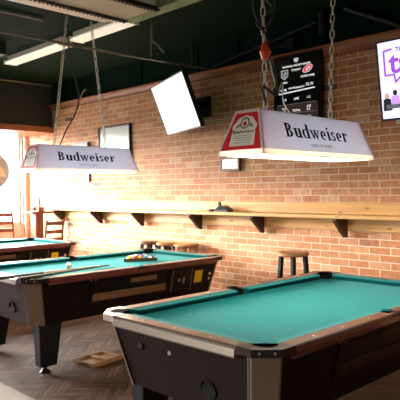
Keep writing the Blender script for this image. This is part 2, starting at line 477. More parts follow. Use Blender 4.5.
# right and front wall
bm = B(); box(bm, (RX, FY, 0), (RX + .2, WY, CEIL)); struct('wall_right', bm, PLASTER)
bm = B()
box(bm, (LX, FY - .2, 0), (RX, FY, .9)); box(bm, (LX, FY - .2, 2.5), (RX, FY, CEIL))
fe = [(-6.5, -4.3), (-3.4, -1.2), (-.3, 1.9)]  # unseen windows added behind the camera for fill light
xs = [LX] + [v for p_ in fe for v in p_] + [RX]
for a, b in zip(xs[::2], xs[1::2]): box(bm, (a, FY - .2, .9), (b, FY, 2.5))
struct('wall_front', bm, PLASTER)
for k, (a, b) in enumerate(fe):
    bm = B(); f = .05
    for lo, hi in (((a, .9), (a + f, 2.5)), ((b - f, .9), (b, 2.5)), ((a, .9), (b, .95)), ((a, 2.45), (b, 2.5)), (((a + b) / 2 - .025, .9), ((a + b) / 2 + .025, 2.5))):
        box(bm, (lo[0], FY - .14, lo[1]), (hi[0], FY - .06, hi[1]))
    w = struct('window_%d' % (k + 4), bm, BROWNW)
    bm = B(); box(bm, (a + f, FY - .105, .95), (b - f, FY - .099, 2.45)); obj('window_pane', bm, GLASS, w)

# ------------------------------------------------------------------ ceiling services
def beam(name, lo, hi, m, label):
    bm = B(); box(bm, lo, hi); o = obj(name, bm, m, bevel=.004); return tag(o, label, 'beam')
beam('ceiling_beam', (-4.46, 3.36, 3.09), (RX, 3.50, 3.199), GREEN2, 'pale green painted beam along the ceiling, continuing the fluorescent strips')

STRIPL = emis('strip_lens_added_glow', (250, 244, 220), .45)  # faint emission added, standing in for window light on unlit lenses
def strip_light(x0, x1, label):
    t = thing('fluorescent_strip', label, 'ceiling light', ((x0 + x1) / 2, 3.485, 3.10), 0, 'fluorescent strips on the ceiling')
    h = (x1 - x0) / 2
    bm = B(); box(bm, (-h, -.045, .04), (h, .045, .099)); obj('housing', bm, WHITEPAINT, t, bevel=.004)
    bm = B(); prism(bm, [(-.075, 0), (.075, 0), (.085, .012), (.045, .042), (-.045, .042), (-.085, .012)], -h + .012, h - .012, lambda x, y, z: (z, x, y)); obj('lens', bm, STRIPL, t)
    for s in (-1, 1):
        bm = B(); box(bm, (s * h - .012, -.088, -.003), (s * h + .012, .088, .045)); obj('end_cap', bm, WHITEPAINT, t)
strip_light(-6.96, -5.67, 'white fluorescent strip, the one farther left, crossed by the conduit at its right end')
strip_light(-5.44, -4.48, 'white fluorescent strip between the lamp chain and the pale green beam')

t = thing('ceiling_troffer', 'wide beige ceiling fixture with black slotted edges and white side lip', 'ceiling light', (-4.28, 2.5, 3.08))
bm = B(); box(bm, (-.32, -1.0, .03), (.32, .90, .119)); obj('housing', bm, WHITEPAINT, t)
bm = B(); box(bm, (-.13, -.99, .012), (.30, .88, .03)); obj('lens', bm, LENS, t)
bm = B(); box(bm, (-.315, -.98, 0), (-.17, .74, .03)); obj('side_lip', bm, WHITEPAINT, t, bevel=.003)
for xx in (-.15, .315):
    bm = B(); box(bm, (xx - .02, -.99, .004), (xx + .02, .9, .03))
    for i in range(47): box(bm, (xx - .024, -.98 + i * .04, -.012), (xx + .024, -.98 + i * .04 + .02, .012))
    obj('slotted_edge', bm, BLACKP, t)

def pipe(name, pts, r, m, label, cat='pipe', smooth=True):
    bm = B(); tube(bm, pts, r, 10); o = obj(name, bm, m, smooth=smooth); return tag(o, label, cat)
pipe('conduit_pipe', [(-4.74, -1.0, 2.84), (-4.74, 3.6, 2.856), (-4.74, WY + .02, 2.885)], .012, CONDUIT, 'long thin conduit from the left of the ceiling down to the crown trim')
pipe('brace_pipe', [(-4.72, WY - .01, 2.91), (-3.30, WY - .01, 3.13)], .022, DARKPIPE, 'dark diagonal brace pipe on the green wall above the left of the scoreboard')
pipe('brace_pipe', [(-2.98, WY - .012, 3.19), (-2.42, WY - .012, 2.905)], .028, DARKPIPE, 'thick dark brace pipe sloping down to the trim at the right, above the television')
pipe('thin_conduit', [(-5.2, -1, 3.18), (-5.2, 2.95, 3.18)], .014, CONDUIT, 'short thin pale conduit at the upper left of the ceiling')
pipe('soffit_conduit', [(-8.332, -3.0, 3.18), (-8.332, 4.872, 3.18)], .018, CONDUIT, 'thin conduit along the top of the dark soffit')
pipe('hook_hanger', spline([(-4.45, 3.72, 3.2), (-4.45, 3.72, 3.02), (-4.45, 3.74, 2.96), (-4.45, 3.80, 2.94), (-4.45, 3.84, 2.90), (-4.43, 3.86, 2.87)], 6), .012, CONDUIT, 'pale curved hook hanging just right of the second fluorescent strip', 'hanger')
pipe('hanger_rod', [(-4.74, 3.95, 3.2), (-4.74, 3.95, 2.862)], .007, CONDUIT, 'thin rod carrying the long conduit near the pale hook', 'hanger')
pipe('pipe_hanger', [(-4.74, 4.55, 3.2), (-4.74, 4.55, 2.875)], .016, DARKPIPE, 'dark hanger post carrying the conduit left of the tilted television', 'hanger')
# surface boxes
bm = B(); box(bm, (-6.55, 2.9, 3.06), (-6.33, 3.12, 3.199)); tag(obj('junction_box', bm, BLACKM, bevel=.004), 'dark junction box on the ceiling left of the first fluorescent strip', 'box')
bm = B(); box(bm, (-3.66, WY - .05, 2.92), (-3.56, WY + .02, 3.02)); cone(bm, (-3.73, WY - .03, 2.96), (-3.66, WY - .03, 2.96), .018)
tag(obj('spot_bracket', bm, BLACKM), 'small black bracket on the green wall above the scoreboard', 'bracket')
pipe('drop_pipe', [(-3.22, WY - .03, CEIL), (-3.22, WY - .03, 2.98)], .035, DARKPIPE, 'stout dark pipe dropping down the green wall above the scoreboard')

# ------------------------------------------------------------------ drink shelf
t = thing('drink_shelf', 'long yellow pine drink shelf running along the brick wall', 'shelf', (0, WY, 0))
bm = B(); box(bm, (-8.06, -.25, 1.207), (1.5, -.001, 1.241)); obj('plank', bm, PINE, t, bevel=.004)
bm = B(); box(bm, (-8.06, -.024, 1.2415), (1.5, -.001, 1.352)); obj('back_board', bm, PINE, t, bevel=.003)
bm = B(); box(bm, (-8.06, -.03, 1.085), (1.5, -.001, 1.2065)); obj('ledger_board', bm, PINE, t, bevel=.003)
for x in (-7.98, -6.965, -6.02, -4.93, -3.985, -2.975, -1.97, -.97, .03):
    bm = B(); prism(bm, [(-.235, 1.206), (-.235, 1.185), (-.055, 1.02), (-.031, 1.02), (-.031, 1.206)], x - .02, x + .02, lambda a, b, z: (z, a, b))
    obj('bracket', bm, DARKW, t)

# items on shelf
bm = B(); lathe(bm, [(0, 0), (.05, 0), (.058, .022), (.05, .024), (.044, .008), (0, .008)], 20)
tag(obj('ashtray', bm, BLACKP, loc=(-4.63, WY - .13, 1.2415), smooth=True), 'low dark round ashtray on the drink shelf beside the black box', 'ashtray')
bm = B(); hull(bm, [(sx * a, sy * b, z) for sx in (-1, 1) for sy in (-1, 1) for a, b, z in ((.10, .05, 0), (.10, .05, .02), (.07, .035, .045), (.05, .03, .062))])
box(bm, (-.075, -.012, .05), (-.05, .012, .11))
tag(obj('black_box', bm, BLACKP, loc=(-4.47, WY - .13, 1.2415)), 'low black gadget with a short upright on the drink shelf', 'box')
t = thing('condiment_jar', 'small amber jar on the drink shelf behind the ashtray', 'jar', (-4.60, WY - .06, 1.2415))
bm = B(); lathe(bm, [(0, 0), (.026, 0), (.028, .05), (.022, .062), (0, .062)], 16); obj('jar_body', bm, mat('amber', (206, 140, 60), .2), t, smooth=True)
bm = B(); lathe(bm, [(0, .062), (.024, .062), (.024, .08), (0, .08)], 16); obj('lid', bm, WHITEPAINT, t, smooth=True)

# ------------------------------------------------------------------ pool tables
A_, B_ = .51, 1.01
ZB, ZT = .757, .797
def make_table():
    t = thing('pool_table', 'x', 'pool table')
    # cabinet: tapered eight sided box
    def octo(a, b, c, z): return [(sx * x, sy * y, z) for sx in (-1, 1) for sy in (-1, 1) for x, y in ((a, b - c), (a - c, b))]
    bm = B(); hull(bm, octo(.597, 1.097, .085, .752) + octo(.512, 1.012, .075, .40)); obj('cabinet', bm, CABINET, t, bevel=.003)
    for sx in (-1, 1):
        for sy in (-1, 1):
            # corner post of bronze metal on the chamfer, wrapping the edge
            bm = B(); P = []
            for a, b, c, z in ((.597, 1.097, .085, .760), (.512, 1.012, .075, .395)):
                for o, w in ((.007, .012), (-.004, .012)):
                    P += [(sx * (a + o), sy * (b - c - w), z), (sx * (a + o), sy * (b - c + .001), z), (sx * (a - c + .001), sy * (b + o), z), (sx * (a - c - w), sy * (b + o), z)]
            hull(bm, P); obj('corner_post', bm, POSTM, t, bevel=.002)
            # bright edging along the end side of the post
            bm = B(); P = []
            for a, b, c, z in ((.597, 1.097, .085, .760), (.512, 1.012, .075, .395)):
                P += [(sx * (a - c - .012), sy * (b + .002), z), (sx * (a - c - .020), sy * (b + .002), z), (sx * (a - c - .012), sy * (b + .011), z), (sx * (a - c - .020), sy * (b + .011), z)]
            hull(bm, P); obj('edge_strip', bm, ALU, t)
            # tapered leg
            bm = B()
            hull(bm, [(sx * x, sy * y, .405) for x in (.40, .502) for y in (.76, .972)] + [(sx * x, sy * y, .055) for x in (.42, .505) for y in (.815, .965)])
            lg = obj('leg', bm, BLACKM, t, bevel=.006)
            bm = B(); cone(bm, (sx * .462, sy * .90, .03), (sx * .462, sy * .90, .06), .014); lathe(bm, [(0, 0), (.044, 0), (.046, .008), (.022, .03), (0, .03)], 18, (sx * .462, sy * .90, 0)); obj('leveler', bm, BLACKP, lg, smooth=True)
    # slate bed with cloth, notched at the pockets
    def arc(cx, cy, r, a0, a1, n=8): return [(cx + r * math.cos(math.radians(a0 + (a1 - a0) * i / n)), cy + r * math.sin(math.radians(a0 + (a1 - a0) * i / n))) for i in range(n + 1)]
    poly = []
    poly += [(.56, -.94)]
    poly += [(.56, -.075)] + arc(.585, 0, .07, 250, 110) + [(.56, .075), (.56, .94)]
    poly += arc(.535, 1.035, .072, 285, 165) + [(.44, 1.06), (-.44, 1.06)]
    poly += arc(-.535, 1.035, .072, 15, -105) + [(-.56, .94), (-.56, .075)]
    poly += arc(-.585, 0, .07, 70, -70) + [(-.56, -.075), (-.56, -.94)]
    poly += arc(-.535, -1.035, .072, 105, -15) + [(-.44, -1.06), (.44, -1.06)]
    poly += arc(.535, -1.035, .072, 195, 75)
    bm = B(); prism(bm, poly, ZB - .02, ZB); obj('playing_cloth', bm, CLOTH, t)
    # cushions
    def cushion(f, n0, n1, b0, b1):
        bm = B(); pr = [(-.004, .783), (-.004, .790), (.05, ZT - .001), (.05, ZB + .001), (.018, ZB + .001)]
        rows = []
        for end in (0, 1):
            r = []
            for d, z in pr:
                k = max(0, d) / .05; s = ((n0, n1)[end]) * (1 - k) + ((b0, b1)[end]) * k
                r.append(bm.verts.new(f(s, d, z)))
            rows.append(r)
        n = len(pr)
        for i in range(n): bm.faces.new((rows[0][i], rows[0][(i + 1) % n], rows[1][(i + 1) % n], rows[1][i]))
        bm.faces.new(rows[0]); bm.faces.new(rows[1][::-1])
        obj('cushion', bm, CLOTH, t)
    for s in (-1, 1):
        cushion(lambda u, d, z: (u, s * (B_ - .01 + d), z), -.425, .425, -.468, .468)
        for q in (-1, 1):
            cushion(lambda u, d, z: (s * (A_ - .01 + d), q * u, z), .062, .915, .05, .962)
    # wooden rails with inset sights
    for s in (-1, 1):
        bm = B(); prism(bm, [(1.05, .753), (1.127, .753), (1.132, .76), (1.132, ZT - .006), (1.124, ZT), (1.05, ZT)], -.45, .45, lambda a, b, z: (z, s * a, b))
        r = obj('end_rail', bm, MAHOGX, t, bevel=.002)
        for x in (-.25, 0, .25):
            bm = B(); cone(bm, (x, s * 1.09, ZT), (x, s * 1.09, ZT + .0012), .006, n=10); obj('sight', bm, SIGHT, r)
        bm = B(); prism(bm, [(1.1325, .742), (1.141, .742), (1.143, .75), (1.140, .783), (1.1325, .790)], -.446, .446, lambda a, b, z: (z, s * a, b)); obj('end_trim', bm, ALU, t, bevel=.001)
        for q in (-1, 1):
            bm = B(); prism(bm, [(.55, .753), (.627, .753), (.632, .76), (.632, ZT - .006), (.624, ZT), (.55, ZT)], .058, .95, lambda a, b, z: (s * a, q * z, b))
            r = obj('side_rail', bm, MAHOG, t, bevel=.002)
            for y in (.25, .5, .75):
                bm = B(); cone(bm, (s * .59, q * y, ZT), (s * .59, q * y, ZT + .0012), .006, n=10); obj('sight', bm, SIGHT, r)
        bm = B(); prism(bm, [(.606, .735), (.624, .735), (.638, .752), (.6405, .775), (.6325, .788), (.6325, .7525), (.606, .7525)], -.95, .95, lambda a, b, z: (s * a, z, b)); obj('side_trim', bm, REDTRIM, t, bevel=.002)
        # side pocket iron
        bm = B(); pts = [(.65, -.058), (.65, .058)] + [(.585 + .068 * math.cos(a), .068 * math.sin(a)) for a in [math.radians(58 - i * 116 / 10) for i in range(11)]]
        pts = [(.637, -.06), (.637, .06), (.61, .06)] + [(.59 + .05 * math.cos(math.radians(a)), .056 * math.sin(math.radians(a))) for a in (70, 45, 20, 0, -20, -45, -70)] + [(.61, -.06)]
        prism(bm, [(s * x, y) for x, y in pts], .755, ZT + .002); obj('pocket_casting', bm, CAPM, t)
        bm = B(); lathe(bm, [(.058, .785), (.056, .7545), (0, .7535)], 20, (s * .575, 0, 0)); obj('pocket', bm, RUBBER, t, smooth=True)
        for q in (-1, 1):
            bm = B()
            ax, ay = .526, 1.026
            pts = [(.45, 1.138), (.541, 1.138), (.638, 1.041), (.638, .95), (.565, .95)]
            a0, a1 = math.degrees(math.atan2(.95 - ay, .565 - ax)), math.degrees(math.atan2(1.065 - ay, .45 - ax))
            pts += [(ax + .062 * math.cos(math.radians(a)), ay + .062 * math.sin(math.radians(a))) for a in [a0 + 8 + (a1 - a0 - 16) * i / 10 for i in range(11)]]
            pts += [(.45, 1.065)]
            prism(bm, [(s * x, q * y) for x, y in pts], .762, ZT + .003)
            # the left hand end-corner castings are bright, the others dark
            cc = obj('corner_casting', bm, CAPS if (s < 0 and q < 0) else CAPM, t, bevel=.003)
            bm = B(); lathe(bm, [(.064, .788), (.062, .7545), (0, .7535)], 22, (s * ax, q * ay, 0)); obj('pocket', bm, RUBBER, t, smooth=True)
            for k in (-1, 1):
                cx, cy = .589 + k * .024, 1.089 - k * .024
                bm = B(); cone(bm, (s * cx, q * cy, .782), (s * (cx + .003), q * (cy + .003), .782), .006, n=10); obj('bolt', bm, SILVER, cc)
    # long side fittings (both long sides)
    def onside(s, y, z, out=0.0):
        k = (z - .40) / (.752 - .40); return (s * (.512 + .085 * k + out), y, z)
    for s in (-1, 1):
        q = -s * -1
        def slab(name, y0, y1, z0, z1, d0, d1, m, parent=t, bev=0):
            bm = B(); hull(bm, [onside(s, y * s, z, d) for y in (y0, y1) for z in (z0, z1) for d in (d0, d1)]); return obj(name, bm, m, parent, bevel=bev)
        w = slab('ball_window', -.50, .33, .605, .705, -.01, .004, BLACKP)
        slab('window_frame', -.53, .36, .700, .712, -.01, .010, CABINET, w); slab('window_frame', -.53, -.50, .53, .71, -.01, .010, CABINET, w)
        slab('ball_tray', -.50, .33, .535, .60, -.01, .014, wood('tray_wood', (118, 84, 58), (150, 112, 80), .4, 'Y', 3, coat=.2) if 'tray_wood' not in bpy.data.materials else bpy.data.materials['tray_wood'], w, .002)
        slab('ball_ramp', -.10, .20, .655, .698, .003, .008, bpy.data.materials['tray_wood'], w)
        c = slab('coin_unit', .41, .655, .505, .705, -.01, .010, BLACKP, bev=.003)
        slab('coin_frame', .40, .41, .50, .71, -.01, .014, POSTM, c); slab('coin_frame', .655, .663, .50, .71, -.01, .014, POSTM, c)
        slab('coin_slide', .47, .50, .60, .625, .01, .03, SILVER, c); slab('coin_slide', .54, .56, .57, .63, .01, .022, SILVER, c)
        st = slab('price_sticker', .71, .815, .555, .68, -.002, .002, STICK)
        for z in (.63, .58):
            bm = B(); cone(bm, onside(s, .92 * s, z, -.004), onside(s, .92 * s, z, .008), .014); obj('lock', bm, SILVER, t)
        for y in (-.53, -.485):
            bm = B(); cone(bm, onside(s, y * s, .728, -.004), onside(s, y * s, .728, .006), .009); obj('lock', bm, SILVER, t)
        # end fittings
        def onend(x, z, o=0.0): return (x, s * (1.012 + .085 * (z - .40) / .352 + o), z)
        bm = B(); cone(bm, onend(-.28 * -s, .655, -.004), onend(-.28 * -s, .655, .012), .024, .018, 20); obj('plug', bm, BLACKP, t, smooth=True)
        bm = B(); cone(bm, onend(-.05 * -s, .66, -.004), onend(-.05 * -s, .66, .008), .012); obj('lock', bm, SILVER, t)
        bm = B(); cone(bm, onend(.19 * -s, .525, -.004), onend(.19 * -s, .525, .006), .047, .047, 24)
        hl = obj('cue_ball_return', bm, RUBBER, t, smooth=True)
        bm = B()
        for i in range(24):
            a, b = 2 * PI * i / 24, 2 * PI * (i + 1) / 24
            hull(bm, [onend(.19 * -s + r * math.cos(x), .525 + r * math.sin(x), o) for x in (a, b) for r in (.044, .053) for o in (0, .010)])
        obj('return_ring', bm, BLACKP, hl)
    return t

DARKTRAY = mat('dark_tray', (44, 30, 26), .3, var=.15, coat=.3)
TX = [(-2.153, 3.012), (-4.765, 3.316), (-7.46, 3.27)]
tabs = [make_table()]
for k in range(2): tabs.append(copy_tree(tabs[0]))
for o, (x, y), lb in zip(tabs, TX, (
        'dark coin-operated pool table with clear teal cloth, nearest the camera under the lavender-grey lamp',
        'middle pool table with turquoise cloth, racked balls and two cues lying on it',
        'farthest pool table by the window wall with glaring pale cloth and no balls')):
    if o is tabs[0]:                       # darker materials on the nearest table's ball tray, ramp and window frame
        for ch in [c for c in COL.objects if c.parent and c.parent.parent == o and c.name.split('.')[0] in ('ball_tray', 'ball_ramp', 'window_frame')]:
            ch.data = ch.data.copy(); ch.data.materials[0] = DARKTRAY if ch.name.startswith('ball') else CAPM
    o.location = (x, y, 0); o['label'] = lb; o['group'] = 'coin-operated pool tables'

# ------------------------------------------------------------------ balls, rack, cues
T2x, T2y = TX[1]
def ball_mat(i, c):
    return mat('ball_%d' % i, c, .12, var=.02, coat=.5)
BALLS = [('yellow', (240, 190, 20)), ('blue', (30, 60, 150)), ('red', (200, 40, 30)), ('purple', (90, 40, 110)), ('orange', (240, 120, 20)), ('green', (20, 110, 60)), ('maroon', (120, 30, 30)), ('black', (16, 16, 18)),
         ('yellow striped', (236, 200, 60)), ('blue striped', (60, 90, 170)), ('red striped', (210, 80, 70)), ('purple striped', (130, 90, 150)), ('orange striped', (240, 160, 70)), ('green striped', (70, 150, 100)), ('maroon striped', (150, 80, 70))]
order = [0, 8, 2, 10, 7, 4, 12, 6, 1, 9, 5, 3, 11, 13, 14]
R = .0286
apex = Vector((T2x - .03, 3.67, ZB + R))
k = 0; cells = []
for row in range(5):
    for j in range(row + 1):
        cells.append((apex.x + (j - row / 2) * R * 2.02, apex.y + row * R * 1.75))
rows_name = ('at the apex', 'in the second row', 'in the middle row', 'in the fourth row', 'in the back row')
stripe_band = SIGHT
for i, (x, y) in enumerate(cells):
    b = order[i]; nm, c = BALLS[b]
    mm = ball_mat(b, c)
    row = 0 if i < 1 else 1 if i < 3 else 2 if i < 6 else 3 if i < 10 else 4
    bm = B(); bmesh.ops.create_uvsphere(bm, u_segments=20, v_segments=12, radius=R)
    o = obj('pool_ball', bm, mm if 'striped' not in nm else SIGHT, smooth=True, loc=(x, y, ZB + R))
    o.rotation_euler = (random.random() * 3, random.random() * 3, 0)
    tag(o, '%s pool ball %s of the racked triangle on the middle table' % (nm, rows_name[row]), 'pool ball', 'racked pool balls')
    if 'striped' in nm:
        bm = B(); lathe(bm, [(R * 1.006 * math.cos(a), R * 1.006 * math.sin(a)) for a in [math.radians(-34 + 68 * q / 6) for q in range(7)]], 20)
        obj('stripe', bm, mm, o, smooth=True)
bm = B(); c0 = apex
tri = [(apex.x, apex.y - .072), (apex.x + .168, apex.y + .232), (apex.x - .168, apex.y + .232)]
for i in range(3):
    p, q = Vector(tri[i]), Vector(tri[(i + 1) % 3]); d = (q - p).normalized(); n = Vector((d.y, -d.x))
    hull(bm, [tuple(v + n * o) + (z,) for v in (p + d * .016, q - d * .016) for o in (0, .009) for z in (ZB + .001, ZB + .034)])
for v in tri:
    c = Vector((apex.x, apex.y + .13)); v = Vector(v); w = v + (c - v).normalized() * .014
    cone(bm, (w.x, w.y, ZB + .001), (w.x, w.y, ZB + .034), .013)
tag(obj('ball_rack', bm, wood('rack_wood', (74, 60, 38), (104, 84, 54), .4, 'X')), 'wooden triangle rack around the balls on the middle table', 'ball rack')
bm = B(); bmesh.ops.create_uvsphere(bm, u_segments=24, v_segments=14, radius=R)
tag(obj('cue_ball', bm, mat('cue_ivory', (244, 236, 200), .12, coat=.5), smooth=True, loc=(-4.785, 2.95, ZB + R)), 'ivory cue ball near the cues on the middle pool table', 'pool ball')

def cue(p0, p1, label, c_butt, c_shaft):
    p0, p1 = Vector(p0), Vector(p1); d = p1 - p0
    t = thing('pool_cue', label, 'pool cue', p0, 0, 'cues on the middle table')
    L = d.length; q = d.to_track_quat('X', 'Z'); t.rotation_mode = 'QUATERNION'; t.rotation_quaternion = q
    bm = B(); cone(bm, (0, 0, 0), (L * .48, 0, 0), .0145, .0105); obj('butt', bm, c_butt, t, smooth=True)
    bm = B(); cone(bm, (L * .48, 0, 0), (L - .035, 0, 0), .0105, .0065); obj('shaft', bm, c_shaft, t, smooth=True)
    bm = B(); cone(bm, (L - .035, 0, 0), (L - .01, 0, 0), .0066, .0064); obj('ferrule', bm, SIGHT, t, smooth=True)
    bm = B(); cone(bm, (L - .01, 0, 0), (L, 0, 0), .0064, .0058); obj('tip', bm, mat('cue_tip', (70, 90, 110), .8) if 'cue_tip' not in bpy.data.materials else bpy.data.materials['cue_tip'], t)
DKCUE = wood('dark_cue_butt', (34, 30, 26), (56, 48, 40), .35, 'X')
TANCUE = wood('tan_cue_shaft', (168, 126, 80), (200, 158, 108), .35, 'X')
GRCUE = wood('grey_cue_shaft', (72, 80, 74), (98, 106, 98), .35, 'X')
cue((-4.22, 1.80, .830), (-4.63, 3.195, .771), 'tan-shafted pool cue overhanging the end of the middle table', DKCUE, TANCUE)
cue((-4.12, 2.105, .822), (-4.62, 3.30, .770), 'dark pool cue with its butt on the corner of the middle table', DKCUE, GRCUE)

# ------------------------------------------------------------------ lamps
LZ = 1.672
def make_lamp():
    t = thing('pool_table_lamp', 'x', 'lamp')
    hl, hw, tl, tw, H, lip = .585, .163, .520, .088, .255, .03
    # white lip frame
    bm = B()
    for s in (-1, 1):
        box(bm, (s * hw - .004, -hl, 0), (s * hw + .004, hl, lip)); box(bm, (-hw, s * hl - .004, 0), (hw, s * hl + .004, lip))
        box(bm, (s * (hw - .018) - .018, -hl, 0), (s * (hw - .018) + .018, hl, .004)); box(bm, (-hw, s * (hl - .018) - .018, 0), (hw, s * (hl - .018) + .018, .004))
    obj('bottom_frame', bm, LAMPWHITE, t)
    bm = B(); box(bm, (-hw + .012, -hl + .012, .012), (hw - .012, hl - .012, .018)); obj('diffuser', bm, DIFF, t)
    bm = B(); box(bm, (-tw, -tl, H - .006), (tw, tl, H)); obj('top_panel', bm, LAMPGREY, t)
    sl = (hw - tw) / (H - lip)
    for s in (-1, 1):
        bm = B(); hull(bm, [(s * (hw - o), y * hl, lip) for y in (-1, 1) for o in (0, .006)] + [(s * (tw - o), y * tl, H) for y in (-1, 1) for o in (0, .006)])
        p = obj('side_panel', bm, LAMPGREY, t)
        # local frame of this panel for the lettering
        ang = math.atan2(hw - tw, H - lip)
        X = Vector((0, s, 0)); Z = Vector((s * math.cos(ang), 0, math.sin(ang))); Y = Z.cross(X)
        c = Vector((s * (hw + tw) / 2, 0, (lip + H) / 2))
        M = Matrix(((X.x, Y.x, Z.x, 0), (X.y, Y.y, Z.y, 0), (X.z, Y.z, Z.z, 0), (0, 0, 0, 1)))
        M1 = Matrix.Translation(c + Z * .0008 + Y * -.002 - X * .018) @ M
        lettering('lettering', p, INK, M1, .66)
        M2 = Matrix.Translation(c + Z * .0008 - Y * .080 - X * .012) @ M
        text_obj('slogan', 'KING OF BEERS', .026, GREYINK, p, M2, depth=.0005, sx=1.25)
        # red end panel
        bm = B(); hull(bm, [(x * hw, s * (hl - o), lip) for x in (-1, 1) for o in (0, .006)] + [(x * tw, s * (tl - o), H) for x in (-1, 1) for o in (0, .006)])
        e = obj('end_panel', bm, RED, t)
        ang = math.atan2(hl - tl, H - lip)
        X = Vector((-s, 0, 0)); Z = Vector((0, s * math.cos(ang), math.sin(ang))); Y = Z.cross(X)
        c = Vector((0, s * (hl + tl) / 2, (lip + H) / 2))
        M = Matrix(((X.x, Y.x, Z.x, 0), (X.y, Y.y, Z.y, 0), (X.z, Y.z, Z.z, 0), (0, 0, 0, 1)))
        F = Matrix.Translation(c + Z * .001) @ M
        h = .112
        def flat(poly, d=0.0, m=CREAM, name='label_panel'):
            bm = B(); bm.faces.new([bm.verts.new(F @ Vector((x, y, d))) for x, y in poly]); bmesh.ops.triangulate(bm, faces=bm.faces[:]); return obj(name, bm, m, e)
        flat([(-.092, -h + .018), (.092, -h + .018), (.086, -.015), (.080, .0), (.092, .012), (.088, .032), (.072, .036), (.07, .05), (.052, .058), (.046, .076), (.02, .08), (0, .088), (-.02, .08), (-.046, .076), (-.052, .058), (-.07, .05), (-.072, .036), (-.088, .032), (-.092, .012), (-.080, 0), (-.086, -.015)])
        def disc(x, y, r, m, d, nm): flat([(x + r * math.cos(2 * PI * i / 16), y + r * math.sin(2 * PI * i / 16)) for i in range(16)], d, m, nm)
        disc(0, .04, .036, CREST, .0006, 'crest'); disc(0, .04, .024, CREAM, .001, 'crest_centre'); disc(0, .036, .014, RED, .0014, 'crest_shield')
        flat([(-.066, .010), (-.03, .020), (-.036, .038), (-.056, .03)], .0012, CREST, 'crest_leaf'); flat([(.066, .010), (.03, .020), (.036, .038), (.056, .03)], .0012, CREST, 'crest_leaf')
        lettering('label_lettering', e, INK, F @ Matrix.Translation((0, -.012, .0008)), .155, .0008)
        for y, w in ((-.036, .12), (-.05, .13), (-.064, .11), (-.078, .12)):
            flat([(-w / 2, y), (w / 2, y), (w / 2, y + .0035), (-w / 2, y + .0035)], .0008, GREYINK, 'label_line')
        # white edging round the end panel
        bm = B()
        for x in (-1, 1): hull(bm, [(x * (hw - d), s * (hl + o), lip) for d in (-.003, .014) for o in (-.004, .0025)] + [(x * (tw - d), s * (tl + o), H) for d in (-.003, .012) for o in (-.004, .0025)])
        hull(bm, [(x * (tw - .0), s * (tl + o), H + .002) for x in (-1, 1) for o in (-.004, .003)] + [(x * (tw + .003), s * (tl + .006 + o), H - .014) for x in (-1, 1) for o in (-.006, .0025)])
        obj('panel_edging', bm, LAMPWHITE, e)
    return t

def chain(p0, p1, parent, m=CHAINM):
    p0, p1 = Vector(p0), Vector(p1); d = p1 - p0; L = d.length; q = d.to_track_quat('Z', 'X').to_matrix()
    bm = B(); step = .052; n = int(L / step)
    for i in range(n + 1):
        M = q @ Matrix.Rotation((PI / 2) * (i % 2) + .35, 3, 'Z')
        torus_link(bm, p0 + d * (i / n), M, .0150, .0125, .0050)
    o = obj('chain', bm, m, parent, smooth=True); return o

lamp1 = make_lamp(); lamp2 = copy_tree(lamp1)
for ch in COL.objects:
    if ch.parent == lamp2 and ch.name.startswith('diffuser'):
        ch.data = ch.data.copy(); ch.data.materials[0] = DIFFB          # stronger emission, added to brighten the middle table
lamp1.location = (-2.153, 3.012, LZ); lamp2.location = (-4.98, 3.235, LZ)
for o, lb in ((lamp1, 'large beer-sign lamp with red end panel over the nearest pool table'), (lamp2, 'beer-sign lamp with washed-out end panel over the middle pool table')):
    o['label'] = lb; o['group'] = 'beer-sign lamps over the pool tables'
for y0, y1 in ((-.36, -.40), (.31, .38)):
    chain((0, y0, .25), (0, y1, CEIL - LZ), lamp1)
for y0, y1 in ((-.31, -.15), (.29, .13)):
    chain((0, y0, .25), (0, y1, CEIL - LZ), lamp2)
# power cords
bm = B(); tube(bm, spline([(0, -.38, CEIL - LZ), (.01, -.385, 1.05), (-.02, -.36, .95), (.03, -.33, .86), (-.03, -.40, .78), (.02, -.38, .70), (.03, -.35, .56), (.02, -.29, .46), (.03, -.30, .36), (.01, -.40, .40), (0, -.33, .26)], 8), .007)
tube(bm, spline([(0, -.38, 1.05), (.05, -.33, .96), (.05, -.36, .80), (0, -.38, .74), (-.03, -.43, .86), (-.02, -.41, 1.0), (0, -.38, 1.05)], 8), .006)
obj('power_cord', bm, CORD, lamp1, smooth=True)
bm = B(); cone(bm, (.012, -.375, .60), (.012, -.375, .66), .034, .012, 10); cone(bm, (.012, -.375, .56), (.012, -.375, .60), .02, .034, 10)
obj('wire_connector', bm, ORANGE, lamp1)
bm = B(); tube(bm, spline([(0, -.33, .62), (.01, -.31, .5), (.02, -.30, .42), (.0, -.34, .36), (0, -.36, .26)], 8), .005)
tube(bm, spline([(0, -.10, .255), (0, -.19, .33), (0, -.2, .45), (0, -.24, .38)], 8), .004)
obj('loose_wire', bm, CORDW, lamp1, smooth=True)
bm = B(); tube(bm, spline([(0, -.15, CEIL - LZ), (0, -.13, 1.2), (0, -.08, .98), (.01, -.03, .76), (0, -.07, .58), (0, -.18, .4), (0, -.25, .25)], 8), .007); obj('power_cord', bm, CORD, lamp2, smooth=True)
bm = B(); tube(bm, spline([(0, -.07, .6), (0, .02, .8), (0, .06, .83)], 6), .005); obj('loose_wire', bm, CORDW, lamp2, smooth=True)

